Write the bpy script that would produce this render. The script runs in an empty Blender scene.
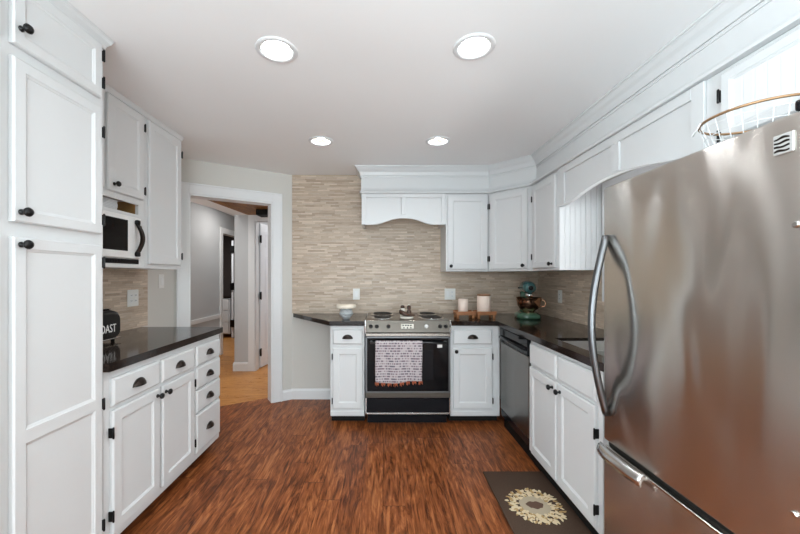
import bpy, bmesh, math, random
from mathutils import Vector, Matrix
random.seed(7)
C = bpy.context.scene.collection
S = bpy.context.scene
PI = math.pi

# ------------------------------------------------------------------ camera, world, exposure, daylight and added fill
CAM_Z, CEIL = 1.31, 2.385
cd = bpy.data.cameras.new('camera'); cam = bpy.data.objects.new('camera', cd); C.objects.link(cam)
cam.location = (0, 0, CAM_Z); cam.rotation_euler = (PI/2, 0, 0)
cd.sensor_width = 36; cd.lens = 350/800*36; cd.shift_x = 17/800; cd.shift_y = 9/800; cd.clip_start = 0.02
S.camera = cam
S.view_settings.view_transform = 'Standard'; S.view_settings.look = 'None'
S.view_settings.gamma = 1; S.view_settings.use_curve_mapping = False
S.view_settings.exposure = 0.0
S.cycles.max_bounces = 10; S.cycles.diffuse_bounces = 6; S.cycles.glossy_bounces = 5
S.cycles.sample_clamp_indirect = 6; S.cycles.use_denoising = True
W = bpy.data.worlds.new('world'); S.world = W; W.use_nodes = True
W.node_tree.nodes['Background'].inputs[0].default_value = (0.86, 0.93, 1, 1)
W.node_tree.nodes['Background'].inputs[1].default_value = 1.2
LENS_POWER = 100.0

def point(name, loc, rad, energy, col):
    l = bpy.data.lights.new(name, 'POINT'); l.shadow_soft_size = rad; l.energy = energy; l.color = col
    o = bpy.data.objects.new(name, l); C.objects.link(o); o.location = loc
    return o
def area(name, loc, rot, sx, sy, energy, col):
    l = bpy.data.lights.new(name, 'AREA'); l.shape = 'RECTANGLE'; l.size = sx; l.size_y = sy; l.energy = energy; l.color = col
    o = bpy.data.objects.new(name, l); C.objects.link(o); o.location = loc; o.rotation_euler = rot
    return o
area('rear_fill', (-0.1, -2.78, 1.2), (PI/2, 0, 0), 2.7, 2.0, 124, (0.82, 0.94, 1))       # added fill shining +y through the invented rear glass door
area('side_fill', (-2.05, -0.75, 1.45), (PI/2, 0, -PI/2), 1.9, 1.1, 128, (0.84, 0.95, 1))           # added fill shining +x through the invented side window
area('daylight_sink_window', (1.84, 2.09, 1.56), (PI/2, 0, PI/2), 0.86, 0.74, 19, (0.95, 0.98, 1))    # shines -x through the sink window

point('room_fill', (-0.1, -1.5, 1.75), 0.22, 14, (0.86, 0.95, 1))  # added soft fill behind the viewpoint, no lamp stands there
area('bounce_fill', (-0.1, -1.6, 0.8), (PI, 0, 0), 2.2, 1.2, 115, (0.74, 0.93, 1))                               # added upward fill, bounced off the ceiling from behind the viewpoint

# ------------------------------------------------------------------ materials
class NT:
    def __init__(s, m):
        m.use_nodes = True; s.t = m.node_tree; s.n = s.t.nodes; s.l = s.t.links; s.b = s.n['Principled BSDF']
    def add(s, t, **k):
        n = s.n.new(t)
        for a, v in k.items(): setattr(n, a, v)
        return n
    def put(s, sock, v):
        if hasattr(v, 'is_output') or isinstance(v, bpy.types.NodeSocket): s.l.new(v, sock)
        else: sock.default_value = v
    def math(s, op, a, b=0.0, c=None):
        n = s.add('ShaderNodeMath', operation=op); s.put(n.inputs[0], a); s.put(n.inputs[1], b)
        if c is not None: s.put(n.inputs[2], c)
        return n.outputs[0]
    def pos(s):
        n = s.add('ShaderNodeNewGeometry'); x = s.add('ShaderNodeSeparateXYZ'); s.l.new(n.outputs['Position'], x.inputs[0]); return x.outputs
    def xyz(s, a, b, c=0.0):
        n = s.add('ShaderNodeCombineXYZ')
        for i, v in enumerate((a, b, c)): s.put(n.inputs[i], v)
        return n.outputs[0]
    def white(s, v, dim='2D'):
        n = s.add('ShaderNodeTexWhiteNoise', noise_dimensions=dim)
        s.put(n.inputs['W' if dim == '1D' else 'Vector'], v); return n.outputs['Value']
    def noise(s, v, scale, detail=3, rough=0.55, dist=0.0):
        n = s.add('ShaderNodeTexNoise'); s.put(n.inputs['Vector'], v); n.inputs['Scale'].default_value = scale
        n.inputs['Detail'].default_value = detail; n.inputs['Roughness'].default_value = rough; n.inputs['Distortion'].default_value = dist
        return n.outputs['Fac']
    def ramp(s, v, stops, interp='LINEAR'):
        n = s.add('ShaderNodeValToRGB'); r = n.color_ramp; r.interpolation = interp
        while len(r.elements) < len(stops): r.elements.new(0.5)
        for e, (p, c) in zip(r.elements, stops): e.position = p; e.color = (*c, 1)
        s.put(n.inputs[0], v); return n.outputs[0]
    def mix(s, f, a, b, mode='MIX'):
        n = s.add('ShaderNodeMix', data_type='RGBA', blend_type=mode)
        s.put(n.inputs['Factor'], f)
        s.put(n.inputs['A'] if False else n.inputs[6], a if not isinstance(a, tuple) else (*a[:3], 1)); s.put(n.inputs[7], b if not isinstance(b, tuple) else (*b[:3], 1))
        return n.outputs[2]
    def bump(s, h, strength=0.2, dist=0.01):
        n = s.add('ShaderNodeBump'); n.inputs['Strength'].default_value = strength; n.inputs['Distance'].default_value = dist
        s.put(n.inputs['Height'], h); s.l.new(n.outputs[0], s.b.inputs['Normal'])

def pm(name, col, rough=0.5, metal=0.0, spec=0.5, noise=None, coat=0):
    m = bpy.data.materials.new(name); t = NT(m); b = t.b
    b.inputs['Base Color'].default_value = (*col, 1); b.inputs['Roughness'].default_value = rough
    b.inputs['Metallic'].default_value = metal; b.inputs['Specular IOR Level'].default_value = spec
    b.inputs['Coat Weight'].default_value = coat
    if noise:
        sc, amt, bs = noise
        p = t.add('ShaderNodeTexCoord').outputs['Object']
        f = t.noise(p, sc, 4)
        t.put(b.inputs['Base Color'], t.mix(f, tuple(c*(1-amt) for c in col), tuple(min(1, c*(1+amt)) for c in col)))
        if bs: t.bump(f, bs, 0.004)
    return m

def strips(name, axis, hrow, wmin, wmax, cols, bumpy=0.35):
    """stick mosaic: rows of random-length strips; axis = which world axis runs along the wall"""
    m = bpy.data.materials.new(name); t = NT(m); P = t.pos(); u, v = P[axis], P[2]
    vv = t.math('DIVIDE', v, hrow); row = t.math('FLOOR', vv); rr = t.white(row, '1D')
    w = t.math('MULTIPLY_ADD', t.white(t.math('ADD', row, 91.3), '1D'), wmax-wmin, wmin)
    uu = t.math('ADD', t.math('DIVIDE', u, w), t.math('MULTIPLY', rr, 37.0)); colm = t.math('FLOOR', uu)
    cr = t.white(t.xyz(row, colm))
    c = t.ramp(cr, cols)
    g = t.noise(t.xyz(t.math('MULTIPLY', u, 14.0), t.math('MULTIPLY', v, 160.0), cr), 1.0, 3)
    c = t.mix(0.35, c, t.ramp(g, [(0.3, (0.42, 0.33, 0.25)), (0.7, (0.72, 0.62, 0.51))]))
    fv = t.math('FRACT', vv); fu = t.math('FRACT', uu)
    e1 = t.math('LESS_THAN', fv, 0.07); e2 = t.math('LESS_THAN', t.math('MULTIPLY', fu, w), 0.0012)
    e = t.math('MAXIMUM', e1, e2)
    t.put(t.b.inputs['Base Color'], t.mix(e, c, (0.33, 0.27, 0.21)))
    t.b.inputs['Roughness'].default_value = 0.42
    t.bump(t.math('SUBTRACT', cr, e), bumpy, 0.004)
    return m
TILE = [(0.0, (0.31, 0.215, 0.145)), (0.16, (0.43, 0.315, 0.225)), (0.4, (0.52, 0.395, 0.295)), (0.62, (0.48, 0.385, 0.30)), (0.82, (0.58, 0.455, 0.345)), (1.0, (0.70, 0.57, 0.455))]

def planks(name, wid, length, cols, rough, along='y', scrape=0.25):
    m = bpy.data.materials.new(name); t = NT(m); P = t.pos()
    a, b = (P[0], P[1]) if along == 'y' else (P[1], P[0])
    uu = t.math('DIVIDE', a, wid); row = t.math('FLOOR', uu); rr = t.white(row, '1D')
    vv = t.math('ADD', t.math('DIVIDE', b, length), t.math('MULTIPLY', rr, 11.0)); cell = t.math('FLOOR', vv)
    cr = t.white(t.xyz(row, cell))
    off = t.math('MULTIPLY', cr, 40.0)
    big = t.noise(t.xyz(t.math('MULTIPLY', a, 17.0), t.math('MULTIPLY_ADD', b, 2.8, off), off), 1.0, 4, 0.62, 2.4)
    fine = t.noise(t.xyz(t.math('MULTIPLY', a, 90.0), t.math('MULTIPLY_ADD', b, 5.0, off), off), 1.0, 3, 0.6, 0.6)
    f = t.math('ADD', t.math('MULTIPLY', big, 0.62), t.math('ADD', t.math('MULTIPLY', fine, 0.38), t.math('MULTIPLY_ADD', cr, 0.07, -0.035)))
    c = t.ramp(f, cols)
    e = t.math('MAXIMUM', t.math('LESS_THAN', t.math('FRACT', uu), 0.012), t.math('LESS_THAN', t.math('FRACT', vv), 0.0025))
    t.put(t.b.inputs['Base Color'], t.mix(e, c, tuple(x*0.6 for x in cols[0][1])))
    t.put(t.b.inputs['Roughness'], t.math('MULTIPLY_ADD', big, 0.2, rough-0.1)); t.b.inputs['Specular IOR Level'].default_value = 0.18
    t.bump(t.math('SUBTRACT', t.math('ADD', t.math('MULTIPLY', big, 0.8), t.math('MULTIPLY', fine, 0.3)), e), scrape, 0.004)
    return m

def brushed(name, col, rough, wavy=0.0, aniso=0.6, rot=0.25):
    m = bpy.data.materials.new(name); t = NT(m); b = t.b
    b.inputs['Base Color'].default_value = (*col, 1); b.inputs['Metallic'].default_value = 1; b.inputs['Roughness'].default_value = rough
    b.inputs['Anisotropic'].default_value = aniso; b.inputs['Anisotropic Rotation'].default_value = rot
    tg = t.add('ShaderNodeTangent', direction_type='RADIAL', axis='Z'); t.l.new(tg.outputs[0], b.inputs['Tangent'])
    P = t.pos()
    line = t.noise(t.xyz(t.math('MULTIPLY', P[0], 3.0), t.math('MULTIPLY', P[1], 3.0), t.math('MULTIPLY', P[2], 900.0)), 1.0, 2)
    t.put(b.inputs['Roughness'], t.math('MULTIPLY_ADD', line, 0.03, rough-0.015))
    if wavy:
        wv = t.noise(t.xyz(P[0], t.math('MULTIPLY', P[1], 2.6), t.math('MULTIPLY', P[2], 1.1)), 1.6, 1, 0.4, 0.4)
        t.bump(wv, wavy, 0.05)
    return m

M = {}
M['white'] = pm('white_cabinet_paint', (0.66, 0.665, 0.668), 0.38, noise=(3.0, 0.015, 0.02))
M['trim'] = pm('white_trim_paint', (0.77, 0.775, 0.78), 0.35)
def bead(st=0.7):
    m = bpy.data.materials.new('beadboard_white'); t = NT(m); P = t.pos()
    f = t.math('FRACT', t.math('DIVIDE', t.math('ADD', P[0], P[1]), 0.04))
    g = t.math('MINIMUM', 1.0, t.math('MULTIPLY', t.math('ABSOLUTE', t.math('SUBTRACT', f, 0.5)), 9.0))
    t.b.inputs['Base Color'].default_value = (0.73, 0.735, 0.74, 1); t.b.inputs['Roughness'].default_value = 0.4
    t.bump(g, st, 0.006); return m
M['bead'] = bead(); M['beadsoft'] = bead(0.15)
M['ceil'] = pm('ceiling_paint', (0.92, 0.92, 0.92), 0.8)
M['wall'] = pm('greige_wall_paint', (0.62, 0.60, 0.56), 0.7)
M['hallwall'] = pm('grey_hall_paint', (0.52, 0.53, 0.54), 0.65)
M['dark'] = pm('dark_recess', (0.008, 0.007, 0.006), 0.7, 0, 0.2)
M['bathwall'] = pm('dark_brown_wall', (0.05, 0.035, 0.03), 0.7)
M['black'] = pm('black_bronze', (0.012, 0.011, 0.011), 0.32, 0.6)
M['bronze'] = pm('oil_rubbed_bronze', (0.035, 0.026, 0.022), 0.3, 0.8)
M['tile_x'] = strips('stick_mosaic_back', 0, 0.0165, 0.07, 0.19, TILE)
M['tile_y'] = strips('stick_mosaic_sides', 1, 0.0165, 0.07, 0.19, TILE)
M['floor'] = planks('red_brown_laminate', 0.125, 1.25, [(0.33, (0.060, 0.016, 0.006)), (0.43, (0.135, 0.037, 0.011)), (0.53, (0.255, 0.077, 0.024)), (0.66, (0.43, 0.155, 0.054))], 0.34)
M['oak'] = planks('golden_oak_floor', 0.06, 0.8, [(0.28, (0.32, 0.115, 0.026)), (0.5, (0.50, 0.22, 0.060)), (0.72, (0.64, 0.33, 0.11))], 0.3, 'x', 0.05)
M['brownwood'] = planks('dark_stained_planks', 0.14, 2.0, [(0.3, (0.09, 0.035, 0.008)), (0.5, (0.28, 0.125, 0.03)), (0.7, (0.42, 0.22, 0.065))], 0.5, 'y', 0.2)
def granite():
    m = bpy.data.materials.new('dark_granite'); t = NT(m)
    p = t.add('ShaderNodeNewGeometry').outputs['Position']
    f = t.noise(p, 120, 4, 0.7); g = t.noise(p, 14, 3)
    c = t.ramp(f, [(0.40, (0.008, 0.005, 0.004)), (0.58, (0.024, 0.014, 0.010)), (0.70, (0.085, 0.052, 0.036))])
    t.put(t.b.inputs['Base Color'], t.mix(t.math('MULTIPLY', g, 0.5), c, (0.015, 0.010, 0.008)))
    t.b.inputs['Roughness'].default_value = 0.10; t.b.inputs['Specular IOR Level'].default_value = 0.3; return m
M['granite'] = granite()
M['fridge'] = brushed('brushed_steel_warm', (0.67, 0.635, 0.59), 0.22, 0.36, 1.0)
M['fridge_side'] = pm('fridge_grey_case', (0.08, 0.08, 0.08), 0.5)
M['steel'] = brushed('brushed_steel', (0.62, 0.61, 0.60), 0.22, 0, 0.4)
M['steeldark'] = brushed('dark_brushed_steel', (0.155, 0.158, 0.165), 0.34, 0, 0.4)
M['rangesteel'] = brushed('range_steel', (0.26, 0.235, 0.21), 0.24, 0, 0.4)
M['panelsteel'] = pm('range_panel_steel', (0.11, 0.095, 0.08), 0.34, 0.7)
M['sinksteel'] = pm('satin_sink_steel', (0.72, 0.71, 0.69), 0.38, 0.85)
M['chrome'] = pm('chrome', (0.75, 0.75, 0.75), 0.10, 1.0)
M['dw'] = brushed('dishwasher_steel', (0.19, 0.178, 0.165), 0.28, 0.1, 0.5)
M['blackglass'] = pm('black_glass', (0.005, 0.005, 0.006), 0.06, 0, 0.16)
M['blackenamel'] = pm('black_enamel', (0.008, 0.008, 0.010), 0.18, 0, 0.14)
M['plastic'] = pm('white_plastic', (0.80, 0.80, 0.79), 0.35)
M['plate'] = pm('off_white_plate', (0.78, 0.77, 0.74), 0.4)
M['coil'] = pm('burner_coil', (0.03, 0.025, 0.022), 0.55, 0.3)
M['cardboard'] = pm('brown_shelf_wood', (0.34, 0.19, 0.07), 0.6, noise=(30, 0.25, 0.05))
M['paper'] = pm('paper', (0.66, 0.67, 0.68), 0.8)
M['toaster'] = pm('matte_black_enamel', (0.010, 0.010, 0.011), 0.25)
M['lettering'] = pm('white_lettering', (0.82, 0.82, 0.80), 0.6)
M['mixer'] = pm('sage_green_enamel', (0.045, 0.110, 0.068), 0.12, 0, 0.5, coat=0.4)
M['mixerhead'] = pm('teal_enamel', (0.045, 0.115, 0.115), 0.12, 0, 0.5, coat=0.4)
M['copper'] = pm('copper_bowl', (0.62, 0.36, 0.23), 0.12, 1.0)
M['ring'] = pm('copper_brown_rim', (0.40, 0.24, 0.13), 0.35, 0.7)
M['wire'] = pm('grey_wire', (0.72, 0.72, 0.72), 0.5, 0.0)
M['badge'] = pm('silver_badge', (0.62, 0.62, 0.61), 0.4, 0.6)
M['riser'] = pm('reddish_wood', (0.30, 0.115, 0.04), 0.45, noise=(25, 0.35, 0.05))
M['canister'] = pm('cream_stoneware', (0.80, 0.66, 0.57), 0.45, noise=(60, 0.06, 0.03))
M['walnut'] = pm('walnut_lid', (0.24, 0.12, 0.06), 0.5, noise=(30, 0.3, 0.03))
M['facet'] = pm('grey_faceted_ceramic', (0.42, 0.44, 0.45), 0.3)
M['lidwood'] = pm('pale_lid', (0.78, 0.70, 0.58), 0.5, noise=(20, 0.08, 0.02))
M['chocolate'] = pm('dark_brown_glaze', (0.055, 0.024, 0.014), 0.2)
M['ivory'] = pm('ivory_glaze', (0.76, 0.72, 0.64), 0.25)
M['mat'] = pm('taupe_brown_mat', (0.075, 0.047, 0.033), 0.9, 0, 0.1, noise=(160, 0.25, 0.15))
M['petal'] = pm('cream_print', (0.66, 0.53, 0.34), 0.85)
M['petal2'] = pm('tan_print', (0.40, 0.25, 0.10), 0.85)
M['petal3'] = pm('pale_tan_print', (0.42, 0.34, 0.24), 0.85)
M['petal4'] = pm('brown_print', (0.10, 0.05, 0.03), 0.85)
M['fringe'] = pm('orange_fringe', (0.42, 0.11, 0.045), 0.9)
M['door'] = pm('white_door_paint', (0.80, 0.81, 0.83), 0.35)
def glass():
    m = bpy.data.materials.new('clear_glass'); t = NT(m)
    tr = t.add('ShaderNodeBsdfTransparent'); gl = t.add('ShaderNodeBsdfGlossy'); gl.inputs['Roughness'].default_value = 0.02
    fr = t.add('ShaderNodeFresnel'); fr.inputs[0].default_value = 1.45; mx = t.add('ShaderNodeMixShader')
    t.l.new(fr.outputs[0], mx.inputs[0]); t.l.new(tr.outputs[0], mx.inputs[1]); t.l.new(gl.outputs[0], mx.inputs[2])
    t.l.new(mx.outputs[0], t.n['Material Output'].inputs[0]); return m
M['glass'] = glass()
def emit(name, col, st):
    m = bpy.data.materials.new(name); t = NT(m)
    t.b.inputs['Base Color'].default_value = (0.8, 0.8, 0.8, 1)
    t.b.inputs['Emission Color'].default_value = (*col, 1); t.b.inputs['Emission Strength'].default_value = st; return m
M['baffle'] = pm('glare_darkened_baffle', (0.040, 0.033, 0.022), 0.6, 0, 0.1)  # white baffle given a near-black colour to hold down the lens glare
M['lens'] = emit('lamp_lens', (0.91, 0.96, 1.0), LENS_POWER)
def toweling():
    m = bpy.data.materials.new('printed_towel'); t = NT(m); P = t.pos()
    r = t.math('MULTIPLY', P[2], 46.0); row = t.math('FLOOR', r)
    u = t.math('ADD', t.math('MULTIPLY', P[0], 150.0), t.math('MULTIPLY', t.white(row, '1D'), 9.0)); c = t.math('FLOOR', u)
    k = t.white(t.xyz(row, c))
    inrow = t.math('GREATER_THAN', t.math('FRACT', r), 0.38)
    col = t.ramp(k, [(0.0, (0.15, 0.125, 0.15)), (0.34, (0.24, 0.17, 0.19)), (0.55, (0.46, 0.40, 0.41)), (1.0, (0.55, 0.50, 0.51))], 'CONSTANT')
    t.put(t.b.inputs['Base Color'], t.mix(inrow, (0.54, 0.49, 0.50), col))
    t.b.inputs['Roughness'].default_value = 0.9; return m
M['towel'] = toweling()

# ------------------------------------------------------------------ mesh builder
class MB:
    def __init__(s): s.v = []; s.f = []; s.sm = []; s.mi = []; s.cur = 0
    def quad(s, pts, smooth=False):
        b = len(s.v); s.v += [tuple(p) for p in pts]; s.f.append(list(range(b, b+len(pts)))); s.sm.append(smooth); s.mi.append(s.cur)
    def raw(s, verts, faces, smooth=False):
        b = len(s.v); s.v += [tuple(p) for p in verts]
        for f in faces: s.f.append([i+b for i in f]); s.sm.append(smooth); s.mi.append(s.cur)
        return s
    def box(s, x0, x1, y0, y1, z0, z1, bev=0.0, seg=1):
        if x1 < x0: x0, x1 = x1, x0
        if y1 < y0: y0, y1 = y1, y0
        if z1 < z0: z0, z1 = z1, z0
        bm = bmesh.new(); bmesh.ops.create_cube(bm, size=1)
        for v in bm.verts: v.co = Vector(((x0+x1)/2+v.co.x*(x1-x0), (y0+y1)/2+v.co.y*(y1-y0), (z0+z1)/2+v.co.z*(z1-z0)))
        if bev: bmesh.ops.bevel(bm, geom=bm.edges[:], offset=min(bev, 0.45*min(x1-x0, y1-y0, z1-z0)), segments=seg, profile=0.5, affect='EDGES')
        bm.verts.index_update()
        s.raw([v.co for v in bm.verts], [[v.index for v in f.verts] for f in bm.faces], seg > 1); bm.free(); return s
    def loft(s, rings, cap0=True, cap1=True, smooth=True, closed=True):
        n = len(rings[0]); vs = [p for r in rings for p in r]; fs = []
        for i in range(len(rings)-1):
            for j in range(n if closed else n-1):
                k = (j+1) % n
                fs.append([i*n+j, i*n+k, (i+1)*n+k, (i+1)*n+j])
        s.raw(vs, fs, smooth)
        if cap0: s.quad(list(reversed(rings[0])))
        if cap1: s.quad(rings[-1])
        return s
    def lathe(s, prof, c=(0, 0, 0), axis='z', n=24, smooth=True, cap0=True, cap1=True, facets=False):
        rings = []
        for r, h in prof:
            ring = []
            for i in range(n):
                a = 2*PI*i/n; u, w = r*math.cos(a), r*math.sin(a)
                p = {'z': (u, w, h), 'y': (u, h, -w), 'x': (h, u, w)}[axis]
                ring.append((c[0]+p[0], c[1]+p[1], c[2]+p[2]))
            rings.append(ring)
        return s.loft(rings, cap0, cap1, smooth)
    def tube(s, pts, r, n=8, closed=False, cap=True):
        P = [Vector(p) for p in pts]; rings = []; prev = None; N = len(P)
        for i, p in enumerate(P):
            if closed: d = P[(i+1) % N]-P[i-1]
            else: d = P[min(i+1, N-1)]-P[max(i-1, 0)]
            d.normalize()
            if prev is None:
                up = Vector((0, 0, 1)) if abs(d.z) < 0.9 else Vector((1, 0, 0))
                a = d.cross(up).normalized()
            else:
                a = (prev-d*prev.dot(d)).normalized()
            prev = a; b = d.cross(a)
            rr = r[i] if isinstance(r, (list, tuple)) else r
            rings.append([p+a*rr*math.cos(2*PI*k/n)+b*rr*math.sin(2*PI*k/n) for k in range(n)])
        if closed: rings.append(rings[0]); cap = False
        return s.loft(rings, cap, cap)
    def prism(s, poly, z0, z1):
        n = len(poly); vs = [(x, y, z0) for x, y in poly]+[(x, y, z1) for x, y in poly]
        fs = [list(reversed(range(n))), list(range(n, 2*n))]+[[i, (i+1) % n, n+(i+1) % n, n+i] for i in range(n)]
        return s.raw(vs, fs)
    def prism_y(s, poly, y0, y1):
        """polygon in x,z extruded along y"""
        n = len(poly); vs = [(x, y0, z) for x, z in poly]+[(x, y1, z) for x, z in poly]
        fs = [list(range(n)), list(reversed(range(n, 2*n)))]+[[(i+1) % n, i, n+i, n+(i+1) % n] for i in range(n)]
        return s.raw(vs, fs)
    def sphere(s, c, rx, ry, rz, n=16, m=10):
        prof = [[(c[0]+rx*math.sin(PI*j/m)*math.cos(2*PI*i/n), c[1]+ry*math.sin(PI*j/m)*math.sin(2*PI*i/n), c[2]-rz*math.cos(PI*j/m)) for i in range(n)] for j in range(1, m)]
        return s.loft(prof)
    def rings(s, x0, x1, z0, z1, rs, cap=True):
        """front panel facing -y: rs = list of (inset, y)"""
        R = [[(x0+i, y, z0+i), (x1-i, y, z0+i), (x1-i, y, z1-i), (x0+i, y, z1-i)] for i, y in rs]
        return s.loft(R, True, cap, False)
    def sweep(s, path, prof, smooth=False):
        """profile (out, z) swept along a plan path; out is to the right of travel"""
        n = len(path); rings = []
        for i in range(n):
            p = Vector(path[i]); ds = []
            if i > 0: ds.append((p-Vector(path[i-1])).normalized())
            if i < n-1: ds.append((Vector(path[i+1])-p).normalized())
            ns = [Vector((d.y, -d.x)) for d in ds]
            if len(ns) == 2:
                b = (ns[0]+ns[1]).normalized(); o = b/max(0.2, b.dot(ns[0]))
            else: o = ns[0]
            rings.append([(p.x+o.x*u, p.y+o.y*u, z) for u, z in prof])
        return s.loft(rings, True, True, smooth)
    def build(s, name, mat, parent=None, mtx=None):
        me = bpy.data.meshes.new(name)
        vs = s.v if mtx is None else [tuple(mtx @ Vector(p)) for p in s.v]
        me.from_pydata(vs, [], s.f)
        for m in (mat if isinstance(mat, (list, tuple)) else [mat]): me.materials.append(M[m] if isinstance(m, str) else m)
        for p, a, b in zip(me.polygons, s.sm, s.mi): p.use_smooth = a; p.material_index = b
        bm = bmesh.new(); bm.from_mesh(me); bmesh.ops.remove_doubles(bm, verts=bm.verts, dist=1e-6)
        bmesh.ops.recalc_face_normals(bm, faces=bm.faces); bm.to_mesh(me); bm.free()
        me.update()
        o = bpy.data.objects.new(name, me); C.objects.link(o)
        if parent: o.parent = parent
        return o

def thing(name, label, cat, loc=(0, 0, 0), rz=0, group=None):
    o = bpy.data.objects.new(name, None); C.objects.link(o); o.empty_display_size = 0.1
    o.location = loc; o.rotation_euler = (0, 0, rz); o['label'] = label; o['category'] = cat
    if group: o['group'] = group
    return o
def tag(o, label, cat, group=None):
    o['label'] = label; o['category'] = cat
    if group: o['group'] = group
    return o
def struct(o, label=None, cat=None):
    o['kind'] = 'structure'
    if label: o['label'] = label
    if cat: o['category'] = cat
    return o
def text_mb(body, size, depth):
    cu = bpy.data.curves.new('t', 'FONT'); cu.body = body; cu.size = size; cu.extrude = depth; cu.align_x = 'CENTER'; cu.resolution_u = 3
    o = bpy.data.objects.new('t', cu); C.objects.link(o); dg = bpy.context.evaluated_depsgraph_get()
    me = o.evaluated_get(dg).to_mesh(); mb = MB()
    mb.raw([(v.co.x, v.co.z, v.co.y) for v in me.vertices], [list(p.vertices) for p in me.polygons])
    bpy.data.objects.remove(o); bpy.data.curves.remove(cu); return mb

# ------------------------------------------------------------------ room shell
XL, XR, YB, YR = -1.89, 1.65, 3.73, -2.6
A = Vector((-1.89, 3.16)); B = Vector((-0.97, 3.73)); U = (B-A).normalized(); LEN = (B-A).length
NB = Vector((-U.y, U.x))                              # behind the diagonal wall
MD = Matrix(((U.x, NB.x, 0, A.x), (U.y, NB.y, 0, A.y), (0, 0, 1, 0), (0, 0, 0, 1)))   # local (s, behind, z) -> world
S0, S1, HEAD = 0.119, 0.876, 2.068
thr0 = A+NB*0.17; thr1 = B+NB*0.17
mb = MB(); mb.prism([(XL-.1, YR-.1), (XR+.1, YR-.1), (XR+.1, YB+.1), (B.x, YB+.1), (thr1.x, thr1.y), (thr0.x, thr0.y), (XL-.1, A.y+.1)], -0.05, 0)
struct(mb.build('floor', 'floor'), 'reddish brown wood laminate floor of the kitchen', 'floor')
mb = MB(); mb.prism([(thr0.x-.3, thr0.y-.14), (thr0.x, thr0.y), (thr1.x, thr1.y), (0.2, thr1.y), (0.2, 9), (-4.6, 9), (-4.6, thr0.y-.14)], -0.06, -0.001)
struct(mb.build('floor_hall', 'oak'), 'golden oak strip floor of the hall through the doorway', 'floor')

LIGHTS = [(-0.505, 1.665), (0.427, 1.643), (-0.494, 2.787), (0.438, 2.787), (-0.5, 0.45), (0.43, 0.45), (-0.5, -1.0), (0.43, -1.0)]  # the pairs out of view are added to light the room
mb = MB(); RL = 0.074
xs = [XL-.1, -0.65, -0.35, 0.28, 0.58, XR+.1]
ycuts = [-1.0, 0.45, 1.655, 2.787]
ys = [YR-.1]
for yc in ycuts: ys += [yc-.15, yc+.15]
ys.append(YB+.1)
for i in range(len(xs)-1):
    for j in range(len(ys)-1):
        x0, x1, y0, y1 = xs[i], xs[i+1], ys[j], ys[j+1]
        hole = [l for l in LIGHTS if x0 < l[0] < x1 and y0 < l[1] < y1]
        if not hole: mb.quad([(x0, y0, CEIL), (x0, y1, CEIL), (x1, y1, CEIL), (x1, y0, CEIL)]); continue
        cx, cy = hole[0]; n = 40; ring = []; sq = []
        for k in range(n):
            a = 2*PI*k/n; c, s_ = math.cos(a), math.sin(a)
            ring.append((cx+RL*c, cy+RL*s_, CEIL))
            q = 1/max(abs(c), abs(s_)); u, w = c*q, s_*q
            sq.append((((x1+x0)/2+u*(x1-x0)/2), ((y1+y0)/2+w*(y1-y0)/2), CEIL))
        mb.loft([sq, ring], False, False, False)
struct(mb.build('ceiling', 'ceil'), 'flat white kitchen ceiling', 'ceiling')
mb = MB(); mb.box(XL-.1, XR+.1, YR-.1, YB+.1, CEIL+.14, CEIL+.2); struct(mb.build('ceiling_upper', 'ceil'))

mb = MB(); mb.box(B.x, XR+.12, YB, YB+.1, 0, CEIL+.05)
struct(mb.build('wall_back', 'wall'), 'painted wall behind the range', 'wall')
mb = MB(); mb.box(B.x+.003, XR, YB-.008, YB, 0.914, CEIL-.001)
struct(mb.build('wall_back_tiling', 'tile_x'), 'beige stick mosaic tiling on the back wall', 'tiling')
mb = MB(); mb.box(XL-.1, XL, YR, -1.75, 0, CEIL+.05); mb.box(XL-.1, XL, .25, A.y, 0, CEIL+.05); mb.box(XL-.1, XL, -1.75, .25, 0, .85); mb.box(XL-.1, XL, -1.75, .25, 2.05, CEIL+.05)
struct(mb.build('wall_left', 'wall'), 'painted wall behind the left cabinets', 'wall')
mb = MB(); mb.box(XL, XL+.008, 1.59, 2.80, 0.914, 1.36)
struct(mb.build('wall_left_tiling', 'tile_y'), 'beige stick mosaic tiling over the left worktop', 'tiling')
WY0, WY1, WZ0, WZ1 = 1.66, 2.52, 1.19, 1.93
mb = MB()
mb.box(XR, XR+.12, YR, WY0, 0, CEIL+.05); mb.box(XR, XR+.12, WY1, YB, 0, CEIL+.05)
mb.box(XR, XR+.12, WY0, WY1, 0, WZ0); mb.box(XR, XR+.12, WY0, WY1, WZ1, CEIL+.05)
struct(mb.build('wall_right', 'wall'), 'painted wall behind the sink and refrigerator', 'wall')
mb = MB(); mb.box(XR-.008, XR, 2.615, YB-.008, 0.914, 1.36); mb.box(XR-.008, XR, 1.45, 2.615, 0.914, 1.12)
struct(mb.build('wall_right_tiling', 'tile_y'), 'beige stick mosaic tiling over the sink worktop', 'tiling')
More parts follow.
